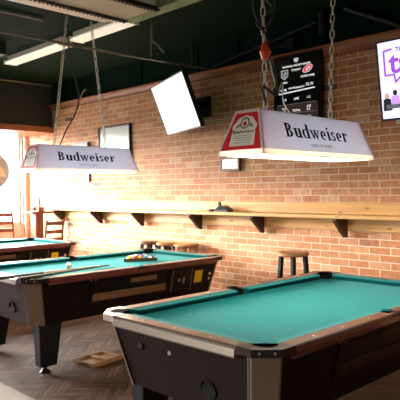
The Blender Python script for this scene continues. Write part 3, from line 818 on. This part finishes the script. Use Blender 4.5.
# ------------------------------------------------------------------ screens on the wall
SCRB = mat('screen_black', (6, 6, 7), .25, var=.05)
def scr(name, c, s): return emis(name, c, s)
TXW = scr('screen_white_text', (240, 240, 240), .75); TXG = scr('screen_grey', (130, 124, 120), .35); SHD = scr('screen_shield', (190, 190, 196), .7)
REDL = scr('screen_red', (226, 60, 70), .8); BRNROW = scr('screen_brown_rows', (54, 44, 40), .5)
t = thing('scoreboard_screen', 'upright black odds screen with white figures on the brick wall', 'screen', (-3.50, WY - .075, 2.35), 0)
hw, hh = .275, .475
bm = B(); box(bm, (-hw - .012, .0, -hh - .012), (hw + .012, .05, hh + .012)); obj('screen_housing', bm, BLACKP, t, bevel=.004)
bm = B(); box(bm, (-.1, .05, -.1), (.1, .0745, .1)); obj('wall_mount', bm, BLACKM, t)
bm = B(); box(bm, (-hw - .01, -.004, -hh), (hw + .01, .002, hh)); sc = obj('display', bm, SCRB, t)
def lay(z): return .445 - (.43 - z) * .74
def face(x, z, d=0.0): return Vector((x * .88, -.005 - d, lay(z)))
MT = lambda x, z: Matrix.Translation((x * .88, -.0058, lay(z))) @ Matrix.Rotation(PI / 2, 4, 'X')
def stx(body, x, z, size, m=TXW, sx=1.0): text_obj('figures', body, size, m, sc, MT(x, z), depth=.0003, bold=.0006, sx=sx)
stx('NATIONAL HOCKEY LEAGUE', 0, .335, .026, sx=1.0); stx('TONIGHT', 0, .275, .026)
bm = B(); bm.faces.new([bm.verts.new(face(x, z)) for x, z in ((-.035, .425), (-.018, .436), (0, .43), (.018, .436), (.035, .425), (.026, .39), (0, .372), (-.026, .39))]); obj('league_shield', bm, SHD, sc)
bm = B(); bm.faces.new([bm.verts.new(face(-.165 + x, .235 + z)) for x, z in ((-.05, .06), (.05, .06), (.05, -.03), (0, -.075), (-.05, -.03))]); obj('team_shield', bm, SHD, sc)
bm = B(); bm.faces.new([bm.verts.new(face(-.165 + x, .235 + z, .0004)) for x, z in ((-.042, .05), (.042, .05), (.042, -.026), (0, -.064), (-.042, -.026))]); obj('team_shield_field', bm, SCRB, sc)
text_obj('team_shield_letters', 'LA', .05, SHD, sc, MT(-.165, .247), .0002, .001)
bm = B(); tube_pts = [(-.165 - .03, .2), (-.165 + .03, .2)]
for i in range(3): bm.faces.new([bm.verts.new(face(-.165 + x, .21 - i * .012 + z, .0006)) for x, z in ((-.03 + i * .008, .004), (.03 - i * .008, .004), (.03 - i * .008, -.002), (-.03 + i * .008, -.002))])
obj('team_shield_bars', bm, SHD, sc)
def ell(cx, cz, a, b, rot, d, m, nm):
    bm = B(); bm.faces.new([bm.verts.new(face(cx + a * math.cos(t_) * math.cos(rot) - b * math.sin(t_) * math.sin(rot), cz + a * math.cos(t_) * math.sin(rot) + b * math.sin(t_) * math.cos(rot), d)) for t_ in [2 * PI * i / 24 for i in range(24)]]); obj(nm, bm, m, sc)
ell(.155, .265, .075, .046, .5, 0, SHD, 'team_oval'); ell(.155, .268, .064, .036, .5, .0004, REDL, 'team_oval_red'); ell(.16, .266, .036, .014, .6, .0008, TXW, 'team_oval_eye'); ell(.162, .266, .018, .007, .6, .0012, SCRB, 'team_oval_pupil')
stx('KINGS', -.165, .12, .025); stx('HURRICANES', .155, .17, .027)
stx('47.9%', -.18, .02, .034); stx('WIN PROBABILITY', 0, .034, .024); stx('52.1%', .18, .056, .036)
bm = B(); bm.faces.new([bm.verts.new(face(x, z)) for x, z in ((-.25, -.035), (.25, -.005), (.25, .010), (-.25, -.018))]); obj('rule', bm, TXW, sc)
bm = B(); bm.faces.new([bm.verts.new(face(x, z)) for x, z in ((-.29, -.78), (.29, -.78), (.29, -.185), (-.29, -.185))]); obj('lower_rows', bm, BRNROW, sc)
for z in (-.185, -.31, -.42, -.53, -.64):
    bm = B(); bm.faces.new([bm.verts.new(face(x, zz, .0005)) for x, zz in ((-.265, z), (.265, z), (.265, z + .006), (-.265, z + .006))]); obj('rule', bm, TXG, sc)
for z, a, b, c in ((-.115, '+1.5', 'LINE', '-1.5'), (-.235, '+115', '', '-135'), (-.275, '5.5', 'TOTAL', '5.5'), (-.37, '+110', 'GAME', '-130'), (-.48, '6.5', 'TOTAL', '6.5'), (-.59, '+105', 'LINE', '-125')):
    for x, s_ in ((-.17, a), (0, b), (.165, c)):
        if s_: stx(s_, x, z, .031)

# right television
def television(name, label, w, loc, yaw, tilt, screen_m):
    t = thing(name, label, 'television', loc)
    t.rotation_euler = (Matrix.Rotation(yaw, 3, 'Z') @ Matrix.Rotation(tilt, 3, 'X')).to_euler()
    h = w * 9 / 16
    bm = B(); box(bm, (-w / 2, .002, -h / 2), (w / 2, .045, h / 2)); obj('casing', bm, BLACKP, t, bevel=.004)
    bm = B()
    for lo, hi in (((-w / 2, -h / 2), (-w / 2 + .014, h / 2)), ((w / 2 - .014, -h / 2), (w / 2, h / 2)), ((-w / 2, h / 2 - .014), (w / 2, h / 2)), ((-w / 2, -h / 2), (w / 2, -h / 2 + .018))):
        box(bm, (lo[0], -.008, lo[1]), (hi[0], .004, hi[1]))
    obj('bezel', bm, BLACKP, t)
    bm = B(); box(bm, (-w / 2 + .014, -.003, -h / 2 + .018), (w / 2 - .014, .003, h / 2 - .014)); s = obj('screen', bm, screen_m, t)
    return t, s, h
SCRL = scr('screen_pale', (226, 222, 246), .95); PURP = scr('screen_purple', (150, 72, 196), .9); LILAC = scr('screen_lilac', (196, 150, 226), .9)
NAVY = scr('screen_navy', (80, 76, 150), .8); SKIN = scr('screen_skin', (206, 160, 140), .8); SGREY = scr('screen_figures', (96, 96, 104), .7); SDARK = scr('screen_dark', (36, 34, 44), .6)
w = 1.19
tv, s, h = television('television', 'television showing a purple and white talk-show title at the right edge', w, (-1.90, 4.605, 2.39), 0, math.radians(9), SCRL)
def fl(poly, m, nm, d=0.0):
    bm = B(); bm.faces.new([bm.verts.new((x, -.0036 - d, z)) for x, z in poly]); bmesh.ops.triangulate(bm, faces=bm.faces[:]); return obj(nm, bm, m, s)
MS = lambda x, z: Matrix.Translation((x, -.0042, z)) @ Matrix.Rotation(PI / 2, 4, 'X')
text_obj('title', 'talk', .25, PURP, s, MS(-.305, .135), .0003, .006, 1.0)
text_obj('title_small', 'THE', .055, NAVY, s, MS(-.375, .243), .0003, .001)
# speech bubble outline
ox, oz = -.29, .13
for a, b in (((-.24, .115), (-.24, -.085)), ((-.24, -.085), (-.16, -.085)), ((-.16, -.085), (-.15, -.15)), ((-.15, -.15), (-.08, -.085)), ((-.08, -.085), (.30, -.085)), ((.30, -.085), (.30, .115)), ((-.24, .115), (-.17, .125)), ((.05, .125), (.30, .115))):
    a, b = Vector(a), Vector(b); d = (b - a).normalized(); n = Vector((-d.y, d.x)) * .008
    fl([(ox + p.x, oz + p.y) for p in (a - d * .005 + n, b + d * .005 + n, b + d * .005 - n, a - d * .005 - n)], PURP, 'bubble_outline', .0002)
# picture of people seated in a row
for i in range(11):
    x = -.53 + i * .075; z = -.14 + .02 * ((i * 7) % 3 - 1)
    fl([(x - .04, z - .09), (x + .04, z - .09), (x + .033, z + .005), (x, z + .02), (x - .033, z + .005)], (SDARK, LILAC, SGREY, PURP, SDARK, SKIN, LILAC, SGREY, PURP, SDARK, SGREY)[i], 'screen_figure', .0003 + i * .00002)
    fl([(x + .02 * math.cos(q), z + .036 + .024 * math.sin(q)) for q in [2 * PI * k / 12 for k in range(12)]], (SKIN, SDARK, SKIN)[i % 3], 'screen_head', .0007)
fl([(-.54, -.235), (.4, -.235), (.4, -.20), (-.54, -.20)], SGREY, 'screen_desk', .0006)
bm = B(); box(bm, (-.16, .046, -.12), (.16, .075, .12)); box(bm, (-.05, .07, -.05), (.05, .21, .03)); obj('wall_mount', bm, BLACKM, tv)
bm = B(); box(bm, (-2.46, WY - .035, 2.05), (-2.34, WY - .001, 2.13)); tag(obj('outlet_box', bm, WHITEPAINT, bevel=.004), 'small white outlet box on the brick below the right television', 'outlet')

# tilted glaring television
SCRG = mat('glossy_screen', (190, 190, 190), .12, var=.02)
GLARE = scr('screen_painted_glare', (250, 250, 248), 1.0)  # window reflection painted onto the screen as white emission
tv2, s2, h2 = television('television', 'tilted television with white glare painted on its screen, turned towards the windows', 1.10, (-4.939, 4.45, 2.447), math.radians(-22.5), math.radians(20.4), GLARE)
bm = B(); box(bm, (-.16, .046, -.14), (.16, .07, .14)); obj('back_plate', bm, BLACKM, tv2)
tag_b = thing('wall_bracket', 'black wall bracket on the brick behind the tilted television', 'bracket', (-4.90, WY, 2.46))
bm = B(); box(bm, (-.13, -.03, -.12), (.13, -.001, .12)); obj('wall_plate', bm, BLACKM, tag_b, bevel=.003)
bm = B(); tube(bm, [(0, -.03, .02), (.10, -.16, .02), (-.01, -.35, .0)], .02); obj('arm', bm, BLACKM, tag_b)

# ------------------------------------------------------------------ things on the brick
def frame(name, label, cat, x0, x1, z0, z1, fr, fm, inner, dep=.03):
    t = thing(name, label, cat, ((x0 + x1) / 2, WY, z0)); w = (x1 - x0) / 2; h = z1 - z0
    bm = B()
    for a, b in (((-w, 0), (-w + fr, h)), ((w - fr, 0), (w, h)), ((-w + fr, 0), (w - fr, fr)), ((-w + fr, h - fr), (w - fr, h))): box(bm, (a[0], -dep, a[1]), (b[0], -.001, b[1]))
    obj('frame', bm, fm, t, bevel=.002)
    bm = B(); box(bm, (-w + fr, -dep * .55, fr), (w - fr, -.001, h - fr)); obj('panel', bm, inner, t)
    return t
frame('wall_plaque', 'small wood-framed white panel with added glow on the brick under the nearest lamp', 'picture', -4.62, -4.315, 1.695, 1.86, .03, wood('oak_frame', (120, 74, 42), (150, 98, 60), .45, 'X'), emis('notice_added_glow', (250, 246, 236), .9), .035)  # emission added so the framed white paper reads bright
frame('whiteboard', 'dark-framed whiteboard on the brick behind the lamp of the middle table', 'whiteboard', -7.03, -6.29, 1.93, 2.40, .018, BLACKM, mat('whiteboard_white', (222, 224, 216), .3), .035)
bm = B(); box(bm, (-7.62, WY - .05, 2.08), (-7.28, WY - .001, 2.22)); tag(obj('speaker_box', bm, mat('grey_box', (120, 104, 96), .5), bevel=.005), 'small grey-brown box on the brick left of the whiteboard', 'box')
t = thing('wall_switch', 'thin dark switch strip on white backing on the brick above the shelf', 'switch', (-7.32, WY, 1.63))
bm = B(); box(bm, (-.12, -.008, -.02), (.02, -.001, .20)); obj('backing_plate', bm, mat('backing_white', (236, 232, 222), .6), t)
bm = B(); box(bm, (.0, -.03, .0), (.035, -.0085, .2)); obj('strip', bm, BLACKP, t); bm = B(); tube(bm, spline([(.0, -.02, .15), (-.04, -.02, .1), (-.05, -.02, .04)], 6), .005); obj('cord', bm, CORD, t)

# ------------------------------------------------------------------ stools
def stool(label, x, y, zs, r, seat_m, leg_m, rz=0.3):
    t = thing('bar_stool', label, 'stool', (x, y, 0), rz, 'round bar stools along the brick wall')
    bm = B(); lathe(bm, [(0, zs - .038), (r - .012, zs - .038), (r, zs - .028), (r, zs - .010), (r - .010, zs), (0, zs)], 32); obj('seat', bm, seat_m, t, smooth=True)
    for k in range(4):
        a = PI / 4 + k * PI / 2; c, s_ = math.cos(a), math.sin(a)
        a0, a1 = r * .74, r * 1.12
        bm = B(); hull(bm, [(c * a1 + u * .019, s_ * a1 + v * .019, 0) for u in (-1, 1) for v in (-1, 1)] + [(c * a0 + u * .019, s_ * a0 + v * .019, zs - .038) for u in (-1, 1) for v in (-1, 1)]); obj('leg', bm, leg_m, t, bevel=.003)
        b = a + PI / 2
        for z in (.26, .50):
            q = a1 + (a0 - a1) * z / zs; zz = z + (.04 if k % 2 else 0)
            bm = B(); tube(bm, [(c * q, s_ * q, zz), (math.cos(b) * q, math.sin(b) * q, zz)], .011); obj('rung', bm, leg_m, t)
stool('bar stool with light wooden seat and black legs by the nearest table', -3.305, 4.46, .893, .150, STOOLW, STOOLB, -.15)
stool('dark-seated bar stool with black legs, leftmost of three behind the middle table', -5.72, 4.70, .848, .125, STOOLD, STOOLB, .25)
stool('bar stool with dark legs and light seat, second of three behind the middle table', -5.38, 4.70, .852, .135, STOOLW, STOOLB, .25)
stool('all-tan bar stool, rightmost of three behind the middle table', -5.03, 4.70, .856, .150, STOOLW, TANLEG, .25)

# ------------------------------------------------------------------ pub table and chairs by the window
t = thing('pub_table', 'square cherry pub table in the corner by the window', 'table', (-8.40, 4.62, 0))
bm = B(); box(bm, (-.18, -.18, 1.145), (.18, .18, 1.18)); obj('tabletop', bm, CHERRYT, t, bevel=.006)
bm = B(); box(bm, (-.07, -.07, .06), (.07, .07, 1.145)); obj('pedestal', bm, CHERRY, t, bevel=.006)
bm = B(); box(bm, (-.17, -.05, 0), (.17, .05, .06)); box(bm, (-.05, -.17, .001), (.05, .17, .059)); obj('base', bm, CHERRY, t)
def chair(label, x, y, rz, bh=1.18):
    t = thing('ladder_back_chair', label, 'chair', (x, y, 0), rz, 'ladder-back pub chairs')
    sh, w, d = .74, .16, .16
    bm = B(); box(bm, (-w, -d, sh - .04), (w, d, sh)); obj('seat', bm, LEATHER, t, bevel=.012)
    for sx in (-1, 1):
        bm = B(); tube(bm, [(sx * .145, -.145, 0), (sx * .14, -.14, sh - .03)], .018); obj('leg', bm, CHERRY, t, smooth=True)
        bm = B(); tube(bm, spline([(sx * .145, .155, 0), (sx * .145, .15, sh), (sx * .145, .20, bh)], 5), .018); obj('back_post', bm, CHERRY, t, smooth=True)
        bm = B(); tube(bm, [(sx * .143, -.14, .3), (sx * .143, .15, .3)], .012); obj('rung', bm, CHERRY, t)
    for z in (bh - .34, bh - .22, bh - .09):
        bm = B(); box(bm, (-.14, .158 + (z - .74) * .09 - .008, z), (.14, .158 + (z - .74) * .09 + .008, z + .06)); obj('slat', bm, CHERRY, t, bevel=.003)
    for y in (-.14, .15):
        bm = B(); tube(bm, [(-.14, y, .24), (.14, y, .24)], .012); obj('rung', bm, CHERRY, t)
chair('ladder-back cherry chair left of the pub table by the window', -8.76, 4.32, PI / 2)
chair('ladder-back cherry chair at the right of the pub table beside the wall', -8.13, 4.66, -PI / 2, 1.06)
t = thing('condiment_caddy', 'small red-brown caddy on the cherry pub table', 'caddy', (-8.33, 4.60, 1.18))
bm = B(); box(bm, (-.09, -.05, 0), (.09, .05, .012)); box(bm, (-.09, -.05, 0), (-.08, .05, .07)); box(bm, (.08, -.05, 0), (.09, .05, .07)); obj('tray', bm, CHERRY, t)
for x, c in ((-.045, (180, 40, 30)), (.0, (120, 60, 40)), (.045, (200, 150, 60))):
    bm = B(); lathe(bm, [(0, .012), (.018, .012), (.018, .06), (.008, .075), (.006, .09), (0, .09)], 12, (x, 0, 0)); obj('bottle', bm, mat('sauce', c, .3), t, smooth=True)
bm = B(); lathe(bm, [(0, 0), (.028, 0), (.028, .14), (.012, .18), (.011, .24), (0, .24)], 14); tag(obj('tall_bottle', bm, mat('bottle_grey', (150, 140, 130), .25), loc=(-8.52, 4.72, 1.18), smooth=True), 'tall slim bottle on the pub table by the window', 'bottle')
# round sign hanging in the window
t = thing('round_sign', 'round grey sign hanging in the window at the left edge', 'sign', (-9.02, 4.165, 1.83))
bm = B(); cone(bm, (-.015, 0, 0), (.015, 0, 0), .30, .30, 48); sg = mat('sign_grey', (170, 178, 190), .6); glow_through(sg, .06); obj('disc', bm, sg, t)
bm = B(); prism(bm, [(.06, -.09), (.24, -.09), (.15, .08)], .0155, .018, lambda x, y, z: (z, x, y)); obj('triangle_mark', bm, WHITEPAINT, t)
bm = B(); tube(bm, [(0, 0, .30), (0, 0, .60)], .004); obj('cord', bm, CORD, t)

# ------------------------------------------------------------------ wooden tray on the floor, near ledge
t = thing('wooden_tray', 'shallow pale wooden tray lying on the floor between the two nearest tables', 'tray', (-4.26, 2.93, 0), math.radians(8))
bm = B(); box(bm, (-.12, -.17, .002), (.12, .13, .014)); obj('bottom_board', bm, BOXW, t)
for lo, hi in (((-.13, -.19, 0), (.13, -.165, .03)), ((-.13, .125, 0), (.13, .15, .03)), ((-.132, -.165, 0), (-.112, .125, .034)), ((.112, -.165, 0), (.132, .125, .034))):
    bm = B(); box(bm, lo, hi); obj('side_board', bm, BOXW, t, bevel=.002)
bm = B(); box(bm, (-.11, -.03, .014), (.11, .01, .028)); obj('divider', bm, BOXW, t, bevel=.002)

t = thing('bar_table', 'pale bar-height table top out of focus in the lower left foreground', 'table', (-1.62, .33, 0))
bm = B(); box(bm, (-.6, -.265, 1.015), (.95, .265, 1.05)); obj('tabletop', bm, LEDGE, t, bevel=.008)
bm = B(); box(bm, (-.1, -.06, .03), (.0, .06, 1.015)); obj('pedestal', bm, BLACKM, t)
bm = B(); lathe(bm, [(0, 0), (.22, 0), (.22, .012), (.05, .03), (0, .03)], 24, (-.05, 0, 0)); obj('base', bm, BLACKM, t, smooth=True)

# ================================================================== CAMERA
F, yaw, pitch, roll = 582.616, .7956, -.0157, -.0105
f = Vector((-math.sin(yaw) * math.cos(pitch), math.cos(yaw) * math.cos(pitch), math.sin(pitch)))
r = Vector((math.cos(yaw), math.sin(yaw), 0)); u = r.cross(f)
c, s_ = math.cos(roll), math.sin(roll)
r2 = c * r + s_ * u; u2 = -s_ * r + c * u
cam = bpy.data.cameras.new('camera'); co = bpy.data.objects.new('camera', cam); COL.objects.link(co)
M = Matrix(((r2.x, u2.x, -f.x, 0), (r2.y, u2.y, -f.y, 0), (r2.z, u2.z, -f.z, 1.4765), (0, 0, 0, 1)))
co.matrix_world = M
cam.sensor_width = 36; cam.lens = F / 400 * 36; cam.clip_start = .05
cam.dof.use_dof = True; cam.dof.focus_distance = 3.2; cam.dof.aperture_fstop = 7.5
S.camera = co

# ================================================================== LIGHT
W = bpy.data.worlds.new('sky'); S.world = W; W.use_nodes = True
bg = W.node_tree.nodes['Background']; bg.inputs['Color'].default_value = (1.0, .98, .96, 1); bg.inputs['Strength'].default_value = 1.0
def sky():
    # bright hazy sky, much brighter on the window side (-X) where the sun stands
    nt = W.node_tree; tc = N(nt, 'ShaderNodeTexCoord'); sp = N(nt, 'ShaderNodeSeparateXYZ'); nt.links.new(tc.outputs['Generated'], sp.inputs[0])
    mr = N(nt, 'ShaderNodeMapRange'); mr.interpolation_type = 'SMOOTHSTEP'
    mr.inputs['From Min'].default_value = .1; mr.inputs['From Max'].default_value = -.75
    mr.inputs['To Min'].default_value = SKY_FRONT; mr.inputs['To Max'].default_value = SKY_LEFT
    nt.links.new(sp.outputs['X'], mr.inputs['Value'])
    # the ground outside is darker than the sky
    gr = N(nt, 'ShaderNodeMapRange'); gr.interpolation_type = 'SMOOTHSTEP'
    gr.inputs['From Min'].default_value = -.04; gr.inputs['From Max'].default_value = .16
    gr.inputs['To Min'].default_value = GROUND; gr.inputs['To Max'].default_value = 1.0
    nt.links.new(sp.outputs['Z'], gr.inputs['Value'])
    ml = N(nt, 'ShaderNodeMath', operation='MULTIPLY'); nt.links.new(mr.outputs['Result'], ml.inputs[0]); nt.links.new(gr.outputs['Result'], ml.inputs[1])
    nt.links.new(ml.outputs[0], bg.inputs['Strength'])
SKY_FRONT, SKY_LEFT, GROUND = 1.8, 95.0, .06
sky()
def portal(name, loc, rot, sx, sy):
    l = bpy.data.lights.new(name, 'AREA'); l.shape = 'RECTANGLE'; l.size = sx; l.size_y = sy
    l.cycles.is_portal = True
    o = bpy.data.objects.new(name, l); COL.objects.link(o); o.location = loc; o.rotation_euler = rot
portal('left_window_portal', (LX - .22, (edges[0] + edges[-1]) / 2, (WZ0 + WZ1) / 2), Euler((0, -PI / 2, 0)), WZ1 - WZ0, edges[-1] - edges[0])
for a, b in fe: portal('front_window_portal', ((a + b) / 2, FY - .22, 1.7), Euler((PI / 2, 0, 0)), b - a, 1.6)

vs = S.view_settings
vs.view_transform = 'Standard'; vs.look = 'None'; vs.gamma = 1; vs.use_curve_mapping = False
vs.exposure = 0.32
try:
    S.cycles.use_denoising = True
    S.cycles.max_bounces = 8; S.cycles.diffuse_bounces = 5
    S.cycles.sample_clamp_indirect = 8
except Exception: pass
